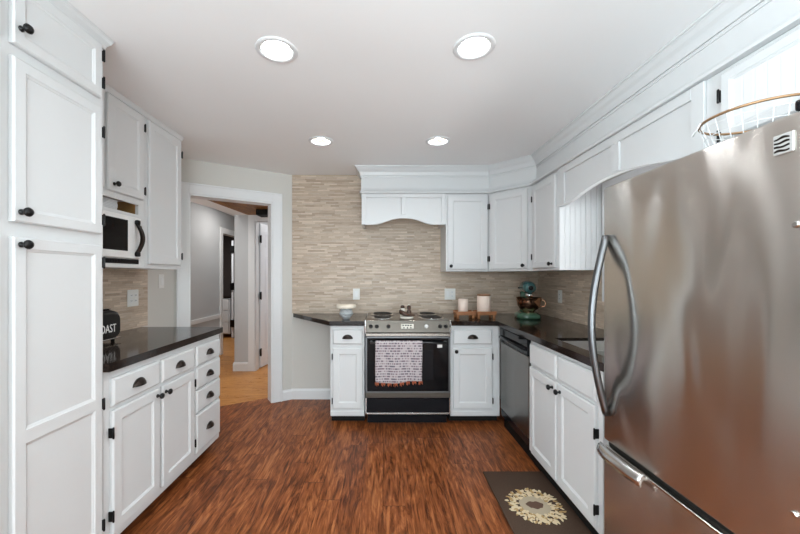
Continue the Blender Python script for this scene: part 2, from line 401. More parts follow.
# diagonal wall with the doorway
mb = MB(); mb.box(0, S0, 0, .12, 0, CEIL+.05); mb.box(S1, LEN, 0, .12, 0, CEIL+.05); mb.box(S0, S1, 0, .12, HEAD, CEIL+.05)
struct(mb.build('wall_diagonal', 'wall', None, MD), 'short diagonal wall around the open doorway', 'wall')
mb = MB()
cw = 0.098
def casing(mb, s0, s1, z, w, y0=-0.018, y1=0.0):
    for a, b in ((s0-w, s0), (s1, s1+w)): mb.box(a, b, y0, y1, 0, z+w, .003)
    mb.box(s0, s1, y0, y1, z, z+w, .003)
    for a, b in ((s0-w, s0-w+.018), (s1+w-.018, s1+w)): mb.box(a, b, y0-.008, y0, 0, z+w, .003)
    mb.box(s0-w, s1+w, y0-.008, y0, z+w-.018, z+w, .003)
casing(mb, S0, S1, HEAD, cw)
mb.box(S0-.001, S0+.014, -.01, .13, 0, HEAD); mb.box(S1-.014, S1+.001, -.01, .13, 0, HEAD); mb.box(S0, S1, -.01, .13, HEAD-.014, HEAD+.001)
struct(mb.build('trim_1', 'trim', None, MD), 'white casing around the open doorway to the hall', 'door casing')
def base_prof(h=.11, t=.014): return [(0, 0), (t, 0), (t, h-.02), (t-.008, h), (0, h)]
mb = MB(); mb.sweep([(A.x+U.x*(S1+cw), A.y+U.y*(S1+cw)), (B.x, B.y), (-0.475, YB)], base_prof())
struct(mb.build('baseboard_back', 'trim'), 'white baseboard below the open end of the worktop', 'baseboard')
# rear of the room with an invented glazed patio door behind the viewpoint, added for daylight
mb = MB(); mb.box(XL-.1, -1.5, YR-.1, YR, 0, CEIL+.05); mb.box(1.3, XR+.12, YR-.1, YR, 0, CEIL+.05); mb.box(-1.5, 1.3, YR-.1, YR, 2.2, CEIL+.05)
struct(mb.build('wall_rear', 'wall'), 'painted wall facing the range wall', 'wall')
mb = MB()
for x0, x1 in ((-1.5, -1.42), (-0.14, -0.06), (1.22, 1.3)): mb.box(x0, x1, YR-.08, YR-.02, 0, 2.2)
mb.box(-1.5, 1.3, YR-.08, YR-.02, 2.12, 2.2); mb.box(-1.5, 1.3, YR-.08, YR-.02, 0, .08)
pd = struct(mb.build('door_added', 'trim'), 'added white framed glass patio door, unseen behind the viewpoint', 'door')
mb = MB(); mb.box(-1.42, -.14, YR-.055, YR-.045, .08, 2.12); mb.box(-.06, 1.22, YR-.055, YR-.045, .08, 2.12); mb.build('pane', 'glass', pd)
# window over the sink
mb = MB()
MR = Matrix(((0, 1, 0, XR), (-1, 0, 0, 0), (0, 0, 1, 0), (0, 0, 0, 1)))     # local (x=-world y, y=depth into wall, z)
def wl(mb, y0, y1, d0, d1, z0, z1, b=.002): mb.box(-y1, -y0, d0, d1, z0, z1, b)
wl(mb, WY0-.07, WY0, -.018, 0, WZ0-.07, WZ1+.07); wl(mb, WY1, WY1+.09, -.018, 0, WZ0-.07, WZ1+.07)
wl(mb, WY0, WY1, -.018, 0, WZ1, WZ1+.07); wl(mb, WY0, WY1, -.03, 0, WZ0-.07, WZ0)
wl(mb, WY0, WY0+.045, .04, .09, WZ0, WZ1); wl(mb, WY1-.045, WY1, .04, .09, WZ0, WZ1)
wl(mb, WY0, WY1, .04, .09, WZ0, WZ0+.045); wl(mb, WY0, WY1, .04, .09, WZ1-.045, WZ1); wl(mb, WY0, WY1, .04, .09, 1.54, 1.58)
wn = struct(mb.build('window_1', 'trim', None, MR), 'white framed window over the sink', 'window')
mb = MB(); wl(mb, WY0+.045, WY1-.045, .062, .066, WZ0+.045, WZ1-.045, 0); mb.build('pane', 'glass', wn, MR)

mb = MB()  # invented side window, added to light the sink doors and refrigerator front
for y0, y1 in ((-1.75, -1.69), (-.78, -.72), (.19, .25)): mb.box(XL-.08, XL-.03, y0, y1, .85, 2.05)
mb.box(XL-.08, XL-.03, -1.75, .25, .85, .91); mb.box(XL-.08, XL-.03, -1.75, .25, 1.99, 2.05)
for y0, y1, z0, z1 in ((-1.84, -1.75, .76, 2.14), (.25, .34, .76, 2.14), (-1.75, .25, 2.05, 2.14), (-1.75, .25, .76, .85)): mb.box(XL, XL+.018, y0, y1, z0, z1, .003)
wn = struct(mb.build('window_added', 'trim'), 'added white framed double side window, unseen behind the viewpoint', 'window')
mb = MB(); mb.box(XL-.058, XL-.052, -1.69, -.78, .91, 1.99); mb.box(XL-.058, XL-.052, -.72, .19, .91, 1.99); mb.build('pane', 'glass', wn)

# ------------------------------------------------------------------ hall seen through the doorway
HX, HY = -2.7, 4.83
mb = MB(); mb.box(HX-.1, HX, 3.1, 5.87, 0, 2.42); mb.box(HX-.1, HX, 6.6, 9, 0, 2.42); mb.box(HX-.1, HX, 5.87, 6.6, 2.03, 2.42)
struct(mb.build('wall_hall_left', 'hallwall'), 'grey hall wall seen through the doorway', 'wall')
mb = MB(); mb.box(-2.05, -1.77, HY, HY+.12, 0, 2.42); mb.box(-1.77, -1.0, HY, HY+.12, 2.07, 2.42); mb.box(-1.0, 0.2, HY, HY+.12, 0, 2.42)
mb.box(-2.05, -1.95, HY+.12, 9, 0, 2.42)
struct(mb.build('wall_hall_end', 'hallwall'), 'grey wall stub with a baseboard at the end of the hall', 'wall')
mb = MB(); mb.box(HX-.1, XL-.1, 3.04, 3.14, 0, 2.42); mb.box(-.9, -.8, 3.83, HY, 0, 2.42); mb.box(-2.8, 0.2, 8.9, 9, 0, 2.42); mb.box(.1, .2, HY, 9, 0, 2.42)
struct(mb.build('wall_hall_side', 'hallwall'))
mb = MB(); mb.prism([(HX-.1, 3.1), (thr0.x-.17, 3.1), (thr0.x-.17, thr0.y-.08), (thr1.x, thr1.y-.05), (.2, thr1.y), (.2, 9), (HX-.1, 9)], 2.388, 2.45)
struct(mb.build('ceiling_hall', 'ceil'), 'white hall ceiling', 'ceiling')
mb = MB(); mb.prism([(-1.95, 3.79), (-1.86, HY), (-.9, HY), (-.9, 4.0), (-1.2, 3.79)], 2.15, 2.38)
struct(mb.build('ceiling_hall_soffit', 'brownwood'), 'brown stained wood soffit above the hall doorway', 'soffit')
mb = MB(); mb.prism([(-2.26, 3.42), (-2.176, 3.95), (-2.03, HY), (-1.862, HY), (-1.952, 3.79), (-1.952, 3.42)], 2.15, 2.386)
struct(mb.build('ceiling_hall_drop', 'ceil'), 'white dropped ceiling strip in the hall', 'ceiling')
mb = MB(); mb.box(-1.60, -.9, 4.40, 4.60, 2.06+.02, 2.15, .004)
struct(mb.build('trim_beam', 'dark'))
mb = MB(); mb.sweep([(-2.05, 6.5), (-2.05, HY), (-1.86, HY)][::-1], [(-u, z) for u, z in base_prof(.12, .016)])
mb.box(-1.856, -1.762, HY-.018, HY, 0, 2.16, .003); mb.box(-1.762, -.91, HY-.018, HY, 2.07, 2.15, .003); mb.box(-1.772, -1.752, HY, HY+.12, 0, 2.07)
struct(mb.build('trim_2', 'trim'), 'white casing and baseboard at the hall end', 'door casing')
mb = MB()
for y0, y1 in ((5.78, 5.87), (6.6, 6.69)): mb.box(HX, HX+.02, y0, y1, 0, 2.12, .003)
mb.box(HX, HX+.02, 5.87, 6.6, 2.03, 2.12, .003)
struct(mb.build('trim_3', 'trim'), 'white casing of the far doorway on the grey hall wall', 'door casing')
mb = MB(); mb.box(HX, HX+.018, 3.2, 5.78, .62, .685, .004); struct(mb.build('trim_4', 'trim'), 'white chair rail on the grey hall wall', 'chair rail')
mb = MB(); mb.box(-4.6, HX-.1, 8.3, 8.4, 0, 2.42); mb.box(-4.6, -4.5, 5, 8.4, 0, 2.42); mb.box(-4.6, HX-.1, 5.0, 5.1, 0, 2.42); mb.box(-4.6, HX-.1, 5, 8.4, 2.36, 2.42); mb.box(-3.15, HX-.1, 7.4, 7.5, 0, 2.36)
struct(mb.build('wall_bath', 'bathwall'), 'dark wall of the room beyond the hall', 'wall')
# six panel door, swung open
def six_panel(parent, w, h, t, mat):
    mb = MB(); mb.box(0, w, .006, t-.006, 0, h)
    for side in (0, 1):
        y0, y1 = (0, .006) if side == 0 else (t-.006, t)
        xs_ = [(0, .11), (w/2-.05, w/2+.05), (w-.11, w)]
        for a, b in xs_: mb.box(a, b, y0, y1, 0, h)
        zs = [(0, .22), (.80, .94), (1.58, 1.68), (h-.11, h)]
        for z0, z1 in zs:
            for a, b in ((.11, w/2-.05), (w/2+.05, w-.11)): mb.box(a, b, y0, y1, z0, z1)
        for (z0, z1) in ((.22, .80), (.94, 1.58), (1.68, h-.11)):
            for a, b in ((.11, w/2-.05), (w/2+.05, w-.11)): mb.box(a+.03, b-.03, y0, y1, z0+.03, z1-.03, .004)
    return mb.build('door_leaf', mat, parent)
d = bpy.data.objects.new('door_2', None); C.objects.link(d); d.location = (-1.735, HY+.13, .012); d.rotation_euler = (0, 0, math.radians(81))
struct(d, 'open white six-panel door with three black hinges in the hall', 'door')
six_panel(d, .74, 2.045, .035, 'door')
for z in (.22, 1.02, 1.82):
    mb = MB(); mb.box(-.03, .012, -.014, .0, z-.05, z+.05, .003); mb.lathe([(.010, z-.055), (.010, z+.055)], (-.008, -.012, 0), n=10); mb.build('hinge', 'black', d)
mb = MB(); mb.lathe([(.024, 0), (.024, .008), (.01, .012), (.01, .04), (.026, .05), (.024, .07)], (.68, .035, .95), 'y', 16); mb.build('handle', 'black', d)
d = bpy.data.objects.new('door_3', None); C.objects.link(d); d.location = (-3.155, 7.38, .01); d.rotation_euler = (0, 0, math.radians(88)); struct(d, 'white door edge with black hinges in the far dark room', 'door')
mb = MB(); mb.box(0, .8, 0, .04, 0, 2.05, .002); mb.build('door_leaf', 'door', d)
for z in (.3, 1.08, 1.86):
    mb = MB(); mb.box(-.03, .0, -.025, .06, z-.075, z+.075, .004); mb.build('hinge', 'black', d)
v = thing('vanity_cabinet', 'white vanity with dark knobs in the dark room beyond the hall', 'cabinet', (-3.85, 7.40, 0))
mb = MB(); mb.box(0, .6, .02, .5, .08, .84); mb.build('body', 'white', v)
mb = MB(); mb.box(-.01, .61, 0, .5, .84, .87, .004); mb.build('top', 'granite', v)
for i, (z0, z1) in enumerate(((.1, .32), (.34, .57), (.59, .82))):
    mb = MB(); mb.rings(.3, .58, z0, z1, [(0, .02), (0, .006), (.004, 0)]); dr = mb.build('drawer', 'white', v)
    mb = MB(); mb.sphere((.44, -.015, (z0+z1)/2), .02, .02, .02); mb.build('knob', 'black', dr)
hl = bpy.data.lights.new('hall_fill', 'AREA'); hl.shape = 'DISK'; hl.size = .3; hl.energy = 6; hl.color = (1, .97, .93)  # added fill for the far hall wall, no fixture there
o = bpy.data.objects.new('hall_fill', hl); C.objects.link(o); o.location = (-2.2, 5.4, 2.37)
hl = bpy.data.lights.new('hall_entry_fill', 'AREA'); hl.shape = 'DISK'; hl.size = .3; hl.energy = 13; hl.color = (1, .97, .93)  # unseen fill added near the hall entrance
o = bpy.data.objects.new('hall_entry_fill', hl); C.objects.link(o); o.location = (-2.42, 3.75, 2.37)
hl = bpy.data.lights.new('end_room_fill', 'AREA'); hl.shape = 'DISK'; hl.size = .4; hl.energy = 32; hl.color = (.95, .97, 1)  # unseen fill added to brighten the open hall door
o = bpy.data.objects.new('end_room_fill', hl); C.objects.link(o); o.location = (-.9, 5.9, 2.37)
hl = bpy.data.lights.new('far_room_fill', 'AREA'); hl.shape = 'DISK'; hl.size = .3; hl.energy = 22  # unseen fill added to brighten the vanity room
o = bpy.data.objects.new('far_room_fill', hl); C.objects.link(o); o.location = (-3.5, 6.6, 2.34)

# ------------------------------------------------------------------ soffit and crown mouldings
SOFF = [(-0.215, YB), (-0.215, 3.45), (1.045, 3.45), (1.37, 3.125), (1.37, -0.4)]
mb = MB(); mb.sweep(SOFF, [(0, 2.10), (0, CEIL), (-.3, CEIL), (-.3, 2.10)])
mb = MB()
mb.prism([(-0.215, YB-.009), (-0.215, 3.45), (1.045, 3.45), (1.37, 3.125), (1.37, -0.4), (XR-.001, -0.4), (XR-.001, YB-.009)], 2.135, CEIL-.001)
struct(mb.build('trim_5', 'white'), 'white boxed soffit above the cabinets and range hood', 'soffit')
crown = [(0, CEIL-.085), (.008, CEIL-.085), (.012, CEIL-.07), (.016, CEIL-.058), (.02, CEIL-.05), (.033, CEIL-.038), (.045, CEIL-.02), (.05, CEIL-.016), (.05, CEIL-.012), (.058, CEIL-.010), (.060, CEIL-.001), (0, CEIL-.001)]
mb = MB(); mb.sweep(SOFF, crown)
mb.sweep(SOFF, [(0, CEIL-.105), (.006, CEIL-.105), (.008, CEIL-.097), (.006, CEIL-.090), (0, CEIL-.09)])
struct(mb.build('trim_6', 'white'), 'white crown moulding where the soffit meets the ceiling', 'crown moulding')
low = [(0, 2.11), (.078, 2.11), (.078, 2.123), (.07, 2.127), (.066, 2.136), (.05, 2.144), (.028, 2.150), (.024, 2.160), (.012, 2.164), (.008, 2.178), (0, 2.180)]
LOWP = [(-0.215, YB-.01), (-0.215, 3.45), (1.045, 3.45), (1.37, 3.125), (1.37, -0.4)]
low_l = [(u*0.2 if i else 0, z) for i, (u, z) in enumerate(low)]
mb = MB(); mb.sweep(LOWP[1:], low)
mb.sweep(LOWP[:2], [(0, 2.13), (.016, 2.13), (.016, 2.142), (.008, 2.15), (0, 2.158)])
struct(mb.build('trim_7', 'white'), 'white stepped moulding under the soffit', 'moulding')

# ------------------------------------------------------------------ cabinet kit
def knob(parent, x, y, z):
    mb = MB(); mb.lathe([(.010, 0), (.010, -.004), (.006, -.007), (.006, -.016), (.0145, -.021), (.0165, -.027), (.012, -.034), (.004, -.036)], (x, y, z), 'y', 18)
    return mb.build('knob', 'black', parent)
def cup(parent, x, y, z, a=.043, b=.034, c=.026):
    mb = MB(); nu, nv = 18, 7; z -= b*0.45
    for (aa, bb, cc) in ((a, b, c), (a-.003, b-.003, c-.003)):
        G = [[(x+aa*math.cos(PI*i/nu), y-cc*math.sin(PI*i/nu)*math.sin(PI/2*j/nv), z+bb*math.sin(PI*i/nu)*math.cos(PI/2*j/nv)) for i in range(nu+1)] for j in range(nv+1)]
        mb.loft(G, False, False, True, False)
    fl = [(x+(a+.004)*math.cos(PI*i/nu), z-.001+(b+.004)*math.sin(PI*i/nu)) for i in range(nu+1)]
    mb.prism_y(fl, y-.003, y)
    return mb.build('cup_pull', 'bronze', parent)
def hinge(parent, x, z, y=-.02, h=.046):
    mb = MB(); mb.box(x-.0035, x+.0035, y-.004, 0, z-h/2, z+h/2, .002)
    mb.lathe([(.003, z-h/2-.004), (.0045, z-h/2), (.0045, z+h/2), (.003, z+h/2+.004)], (x, y-.003, 0), n=10)
    return mb.build('hinge', 'black', parent)
def door(parent, x0, x1, z0, z1, rails=(), fr=.052, kn=None, hs=None, hz=None, yf=-.020, mat='white', name='door', pmat=None):
    mb = MB(); fy = yf
    mb.rings(x0, x1, z0, z1, [(0, -.001), (0, fy+.005), (.005, fy)], cap=False)
    i = .005; X0, X1, Z0, Z1 = x0+i, x1-i, z0+i, z1-i; a, b = x0+fr, x1-fr
    cuts = [z0+fr]; 
    for r0, r1 in rails: cuts += [r0, r1]
    cuts.append(z1-fr)
    Q = lambda xa, xb, za, zb: mb.quad([(xa, fy, za), (xb, fy, za), (xb, fy, zb), (xa, fy, zb)])
    Q(X0, a, Z0, Z1); Q(b, X1, Z0, Z1); Q(a, b, Z0, cuts[0]); Q(a, b, cuts[-1], Z1)
    for r0, r1 in rails: Q(a, b, r0, r1)
    for k in range(0, len(cuts), 2):
        R = [[(a+q, y, cuts[k]+q), (b-q, y, cuts[k]+q), (b-q, y, cuts[k+1]-q), (a+q, y, cuts[k+1]-q)] for q, y in ((0, fy), (.003, fy+.003), (.009, fy+.0055), (.011, fy+.0075))]
        mb.loft(R, False, False, False)
        mb.cur = 1 if pmat else 0
        mb.quad(R[-1]); mb.cur = 0
    o = mb.build(name, [mat, pmat] if pmat else mat, parent)
    if kn: knob(o, kn[0], fy, kn[1])
    if hs:
        hx = x0-.004 if hs == 'l' else x1+.004
        for z in (hz or (z0+.08, z1-.08)): hinge(o, hx, z)
    return o
def drawer(parent, x0, x1, z0, z1, pull=True, name='drawer'):
    mb = MB(); mb.rings(x0, x1, z0, z1, [(0, -.001), (0, -.012), (.004, -.015), (.010, -.020)])
    o = mb.build(name, 'white', parent)
    if pull: cup(o, (x0+x1)/2, -.020, (z0+z1)/2)
    return o
def base_body(parent, w, d, toe=.07, x0=0, ztoe=.070):
    mb = MB(); mb.box(x0, x0+w, 0, d, ztoe, .873); mb.build('body', 'white', parent)
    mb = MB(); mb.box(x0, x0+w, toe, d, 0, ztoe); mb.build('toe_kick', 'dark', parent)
def worktop(parent_label, polys, z0=.874, z1=.914):
    mb = MB()
    for p in polys: mb.prism(p, z0, z1)
    o = mb.build('worktop', 'granite')
    return tag(o, parent_label, 'worktop')

L90, R90 = PI/2, -PI/2
# ---- left: tall pantry
PX = -1.265
t = thing('pantry_cabinet', 'tall white pantry cabinet at the left edge beside the microwave', 'cabinet', (PX, 0.68, 0), L90)
PW = 1.58-.68
mb = MB(); mb.box(0, PW, 0, .624, .078, CEIL-.002); mb.build('body', 'white', t)
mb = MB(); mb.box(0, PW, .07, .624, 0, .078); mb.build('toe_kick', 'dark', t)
for k, (a, b) in enumerate(((.03, .465), (.50, .875))):
    hs = 'r' if k == 1 else None; kx = a+.024
    if k == 0: hs = None
    door(t, a, b, 2.10, 2.335, fr=.038, kn=(kx, 2.160), hs=hs, hz=(2.17, 2.29))
    door(t, a, b, 1.495, 2.057, fr=.04, kn=(kx, 1.530), hs=hs, hz=(1.56, 1.95))
    door(t, a, b, .105, 1.445, rails=((.726, .772),), fr=.04, kn=(kx, 1.418), hs=hs, hz=(.20, .74, 1.37))
mb = MB(); mb.sweep([(PX, .68), (PX, 1.58), (PX-.28, 1.58)], [(0, CEIL-.05), (.006, CEIL-.05), (.010, CEIL-.035), (.022, CEIL-.02), (.026, CEIL-.008), (.034, CEIL-.001), (0, CEIL-.001)])
struct(mb.build('trim_8', 'white'), 'small crown moulding on top of the pantry cabinet', 'moulding')

# ---- left: uppers
UX = -1.566
t = thing('upper_cabinet', 'white upper cabinet with open cubby and bay holding the microwave', 'cabinet', (UX, 1.585, 0), L90)
w1 = .715
mb = MB()
mb.box(0, w1, 0, .319, 1.785, CEIL-.002)
mb.box(0, .006, 0, .319, 1.36, 1.785); mb.box(w1-.06, w1, 0, .319, 1.36, 1.785)
mb.box(.006, w1-.06, 0, .319, 1.68, 1.70); mb.box(.006, w1-.06, 0, .319, 1.36, 1.385)
mb.box(.006, w1-.06, -.004, .012, 1.762, 1.79)
mb.build('body', 'white', t)
mb = MB(); mb.box(.006, w1-.06, 0.302, .317, 1.70, 1.785); mb.box(w1-.063, w1-.0605, .02, .302, 1.701, 1.784); mb.box(.022, w1-.063, .015, .302, 1.7005, 1.703); mb.build('cubby_lining', 'cardboard', t)
door(t, .02, .362, 1.80, 2.345, fr=.05, hs='l', hz=(1.86, 2.27)); door(t, .384, w1-.03, 1.80, 2.345, fr=.05, kn=(.428, 1.84), hs='r', hz=(1.86, 2.27))
t = thing('upper_cabinet', 'narrow tall white upper cabinet between the microwave and the doorway', 'cabinet', (UX, 2.302, 0), L90)
mb = MB(); mb.box(0, .408, 0, .319, 1.36, CEIL-.002); mb.build('body', 'white', t)
door(t, .02, .385, 1.39, 2.345, fr=.05, hs='r', hz=(1.46, 2.24))
mb = MB(); mb.sweep([(UX, 1.582), (UX, 2.71), (XL, 2.71)], [(0, CEIL-.03), (.006, CEIL-.03), (.012, CEIL-.012), (.018, CEIL-.001), (0, CEIL-.001)])
struct(mb.build('trim_9', 'white'), 'thin moulding on top of the left upper cabinets', 'moulding')
# stack in the cubby
t = thing('paper_stack', 'stack of pale papers lying in the cubby above the microwave', 'papers', (UX-.13, 2.06, 1.7035), 0)
mb = MB()
for k in range(7): mb.box(-.11+random.uniform(-.004, .004), .09, -.09, .06+random.uniform(-.006, .006), k*.009+.0002, k*.009+.0082, .001)
mb.build('sheets', 'paper', t)
# microwave
t = thing('microwave', 'white countertop microwave with dark window in the left cabinet bay', 'microwave', (UX, 1.594, 1.3855), L90)
mw = .643
mb = MB(); mb.box(0, mw, .0, .30, .028, .292, .004); mb.build('body', 'plastic', t)
mb = MB(); mb.box(0, mw, -.006, .30, .0, .026, .002)
for k in range(30): mb.box(.02+k*.0195, .032+k*.0195, -.008, -.006, .006, .020)
mb.build('vent_grille', 'blackenamel', t)
mb = MB(); mb.rings(.0, mw-.003, .031, .290, [(0, -.001), (0, -.018), (.006, -.024)]); dm = mb.build('door', 'plastic', t)
mb = MB(); mb.rings(.028, .522, .075, .262, [(0, -.024), (0, -.0245), (.003, -.026), (.01, -.0265)]); mb.build('window', 'blackglass', dm)
pts = [(.592, -.02-.045*math.sin(PI*k/14), .05+.215*k/14) for k in range(15)]
mb = MB(); R = []
for (x, y, z) in pts: R.append([(x+.013, y-.008, z), (x+.013, y+.006, z), (x-.013, y+.006, z), (x-.013, y-.008, z)])
mb.loft(R, smooth=False); hd = mb.build('handle', 'bronze', dm)
for z0 in (.045, .243):
    mb = MB(); mb.box(.577, .607, -.045, -.024, z0, z0+.03, .006, 2); mb.build('handle_end', 'black', dm)
mb = MB(); mb.lathe([(.010, 0), (.010, -.005), (.007, -.008)], (.627, -.024, .235), 'y', 14); mb.build('button', 'chrome', dm)

# ---- left base
t = thing('base_cabinet', 'long white base cabinet with cup pulls under the left worktop', 'cabinet', (PX, 1.582, 0), L90)
wb = 1.118
base_body(t, wb, .62)
drawer(t, .035, .375, .705, .835); drawer(t, .400, .735, .705, .835)
door(t, .035, .375, .115, .685, kn=(.350, .648), hs='l', hz=(.20, .585))
door(t, .400, .735, .115, .685, kn=(.425, .648), hs='r', hz=(.20, .60))
for z0, z1 in ((.705, .835), (.548, .690), (.390, .533), (.115, .375)): drawer(t, .765, 1.10, z0, z1)
worktop('dark granite worktop on the left base cabinet, holding the toaster', [[(XL, 1.582), (PX+.028, 1.582), (PX+.028, 2.705), (PX+.012, 2.725), (XL, 2.725)]])
# toaster
t = thing('toaster', 'black toaster with white lettering on the left worktop', 'toaster', (-1.615, 2.04, .9142), L90)
mb = MB(); R = []
for y, wv, h0, h1 in ((0, .112, .030, .168), (.012, .120, .018, .185), (.05, .124, .016, .196), (.11, .124, .016, .196), (.148, .120, .018, .185), (.16, .112, .030, .168)):
    ring = []
    for k in range(40):
        a = 2*PI*k/40; c, s_ = math.cos(a), math.sin(a); e = .42
        ring.append((wv*abs(c)**e*(1 if c >= 0 else -1), y, (h0+h1)/2+(h1-h0)/2*abs(s_)**e*(1 if s_ >= 0 else -1)))
    R.append(ring)
mb.loft(R); bd = mb.build('body', 'toaster', t)
mb = MB(); mb.box(-.118, .118, -.003, .163, .018, .024, .002); mb.build('chrome_band', 'chrome', t)
for x in (-.09, .09):
    for y in (.03, .13): mb = MB(); mb.lathe([(.010, 0), (.012, .02)], (x, y, 0), n=10); mb.build('foot', 'blackenamel', t)
mb = MB(); mb.box(-.08, .08, .035, .06, .194, .198); mb.box(-.08, .08, .10, .125, .194, .198); mb.build('slots', 'dark', t)
tx = text_mb('TOAST', .072, .0008)
tx.build('lettering', 'lettering', t, Matrix.Translation((.002, -.0016, .062)) @ Matrix.Diagonal((.66, 1, .95, 1)))
mb = MB(); mb.box(.122, .135, .07, .09, .11, .125, .003); mb.build('lever', 'blackenamel', t)

# ---- wall plates
def plate(name, label, cat, loc, rz, w, h, kind):
    t = thing(name, label, cat, loc, rz, 'wall plates')
    mb = MB(); mb.box(-w/2, w/2, -.006, 0, -h/2, h/2, .003); mb.build('cover_plate', 'plate', t)
    n = max(1, round(w/.06))
    for i in range(n):
        x = (i-(n-1)/2)*.046
        if kind[i % len(kind)] == 'o':
            for z in (-.02, .02):
                mb = MB(); mb.lathe([(.015, -.006), (.015, -.0085)], (x, 0, z), 'y', 16); ob = mb.build('socket', 'plastic', t)
                mb = MB(); mb.box(x-.006, x-.004, -.0092, -.0084, z-.005, z+.005); mb.box(x+.004, x+.006, -.0092, -.0084, z-.005, z+.005); mb.build('slot', 'dark', ob)
        else:
            mb = MB(); mb.box(x-.016, x+.016, -.011, -.006, -.033, .033, .002); mb.build('rocker', 'plastic', t)
    return t
YT = YB-.0085
plate('light_switch', 'white switch plate on the mosaic just left of the range', 'light switch', (-.283, YT, 1.117), 0, .072, .118, 's')
plate('power_outlet', 'white double wall plate on the mosaic behind the small canister', 'power outlet', (.712, YT, 1.118), 0, .116, .118, 'so')
plate('power_outlet', 'narrow white outlet on the right wall mosaic near the stand mixer', 'power outlet', (XR-.0085, 3.24, 1.12), R90, .072, .118, 'o')
plate('power_outlet', 'white double outlet on the mosaic above the left worktop', 'power outlet', (XL+.0085, 2.63, 1.145), L90, .116, .125, 'o')
plate('light_switch', 'white switch plate under the narrow upper cabinet by the doorway', 'light switch', (XL+.0005, 2.98, 1.265), L90, .072, .118, 's')

# ---- back wall base units
FY = 3.10
t = thing('base_cabinet', 'narrow white base cabinet to the left of the range', 'cabinet', (-.465, FY, 0))
base_body(t, .300, .62)
mb = MB(); mb.box(0, .300, -.012, 0, .078, .118, .003); mb.build('base_trim', 'white', t)
drawer(t, .022, .285, .708, .838); door(t, .022, .285, .14, .675, hs='l', hz=(.21, .60))
t = thing('base_cabinet', 'white base cabinet between the range and the dishwasher', 'cabinet', (.598, FY, 0))
base_body(t, .434, .62)
mb = MB(); mb.box(0, .42, -.012, 0, .078, .118, .003); mb.build('base_trim', 'white', t)
drawer(t, .02, .365, .708, .838); door(t, .02, .365, .14, .675, kn=(.045, .648), hs='r', hz=(.21, .60))
worktop('dark granite worktop with clipped corner, left of the range', [[(-.955, YB-.009), (-.47, 3.065), (-.166, 3.065), (-.166, YB-.009)]])
SX0, SX1, SY0, SY1 = 1.092, 1.50, 1.67, 2.24
CX = 1.0
worktop('dark granite corner worktop with the sink, right of the range', [
    [(.600, 3.065), (CX, 3.065), (XR-.009, 3.065), (XR-.009, YB-.009), (.600, YB-.009)],
    [(CX, SY1), (XR-.009, SY1), (XR-.009, 3.065), (CX, 3.065)],
    [(CX, SY0), (SX0, SY0), (SX0, SY1), (CX, SY1)], [(SX1, SY0), (XR-.009, SY0), (XR-.009, SY1), (SX1, SY1)],
    [(CX, 1.43), (XR-.009, 1.43), (XR-.009, SY0), (CX, SY0)]])
# sink
t = thing('kitchen_sink', 'stainless steel double sink set into the right worktop', 'sink', (0, 0, 0))
mb = MB()
def bowl(y0, y1):
    R = []
    for q, z in ((.002, .895), (.004, .86), (.010, .72), (.03, .70)): R.append([(SX0+q, y0+q, z), (SX1-q, y0+q, z), (SX1-q, y1-q, z), (SX0+q, y1-q, z)])
    mb.loft(R, False, True, False)
bowl(SY0, 1.94); bowl(1.96, SY1); mb.box(SX0+.003, SX1-.003, 1.94, 1.96, .86, .895, .002)
mb.build('basin', 'sinksteel', t)
for y in (1.80, 2.10):
    mb = MB(); mb.lathe([(.045, .7005), (.045, .703), (.03, .7035)], (1.29, y, 0), n=20); mb.build('drain', 'chrome', t)

# dishwasher
t = thing('dishwasher', 'dark steel dishwasher in the corner under the right worktop', 'dishwasher', (1.038, 3.055, 0), R90)
mb = MB(); mb.box(0, .605, .01, .58, .10, .868); mb.build('body', 'blackenamel', t)
mb = MB(); mb.box(0, .605, .02, .58, 0, .10); mb.build('toe_kick', 'dark', t)
mb = MB(); mb.rings(.012, .598, .165, .740, [(0, .01), (0, -.012), (.004, -.016)]); mb.build('door', 'dw', t)
mb = MB(); mb.rings(.012, .598, .745, .866, [(0, .01), (0, -.018), (.006, -.024)]); mb.build('control_panel', 'blackglass', t)
mb = MB(); mb.tube([(.035, -.022, .79), (.06, -.036, .79), (.30, -.042, .79), (.545, -.036, .79), (.575, -.022, .79)], .012, 10); mb.build('handle', 'blackenamel', t)
mb = MB(); mb.box(.012, .598, -.010, .01, .10, .160, .003); mb.build('lower_panel', 'blackenamel', t)

# sink base
t = thing('base_cabinet', 'white two-door sink base cabinet beside the refrigerator', 'cabinet', (1.033, 2.443, 0), R90)
w = .80
mb = MB(); mb.box(0, w, 0, .045, .078, .873); mb.box(0, .02, .045, .61, .078, .873); mb.box(w-.02, w, .045, .61, .078, .873); mb.box(.02, w-.02, .045, .61, .078, .10); mb.build('body', 'white', t)
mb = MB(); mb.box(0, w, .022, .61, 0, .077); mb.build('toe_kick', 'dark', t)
for (a, b) in ((.018, .385), (.405, .765)): drawer(t, a, b, .705, .845, pull=False, name='false_drawer')
door(t, .018, .385, .105, .685, kn=(.35, .645)); door(t, .405, .765, .105, .685, kn=(.44, .645), hs='r', hz=(.19, .555))

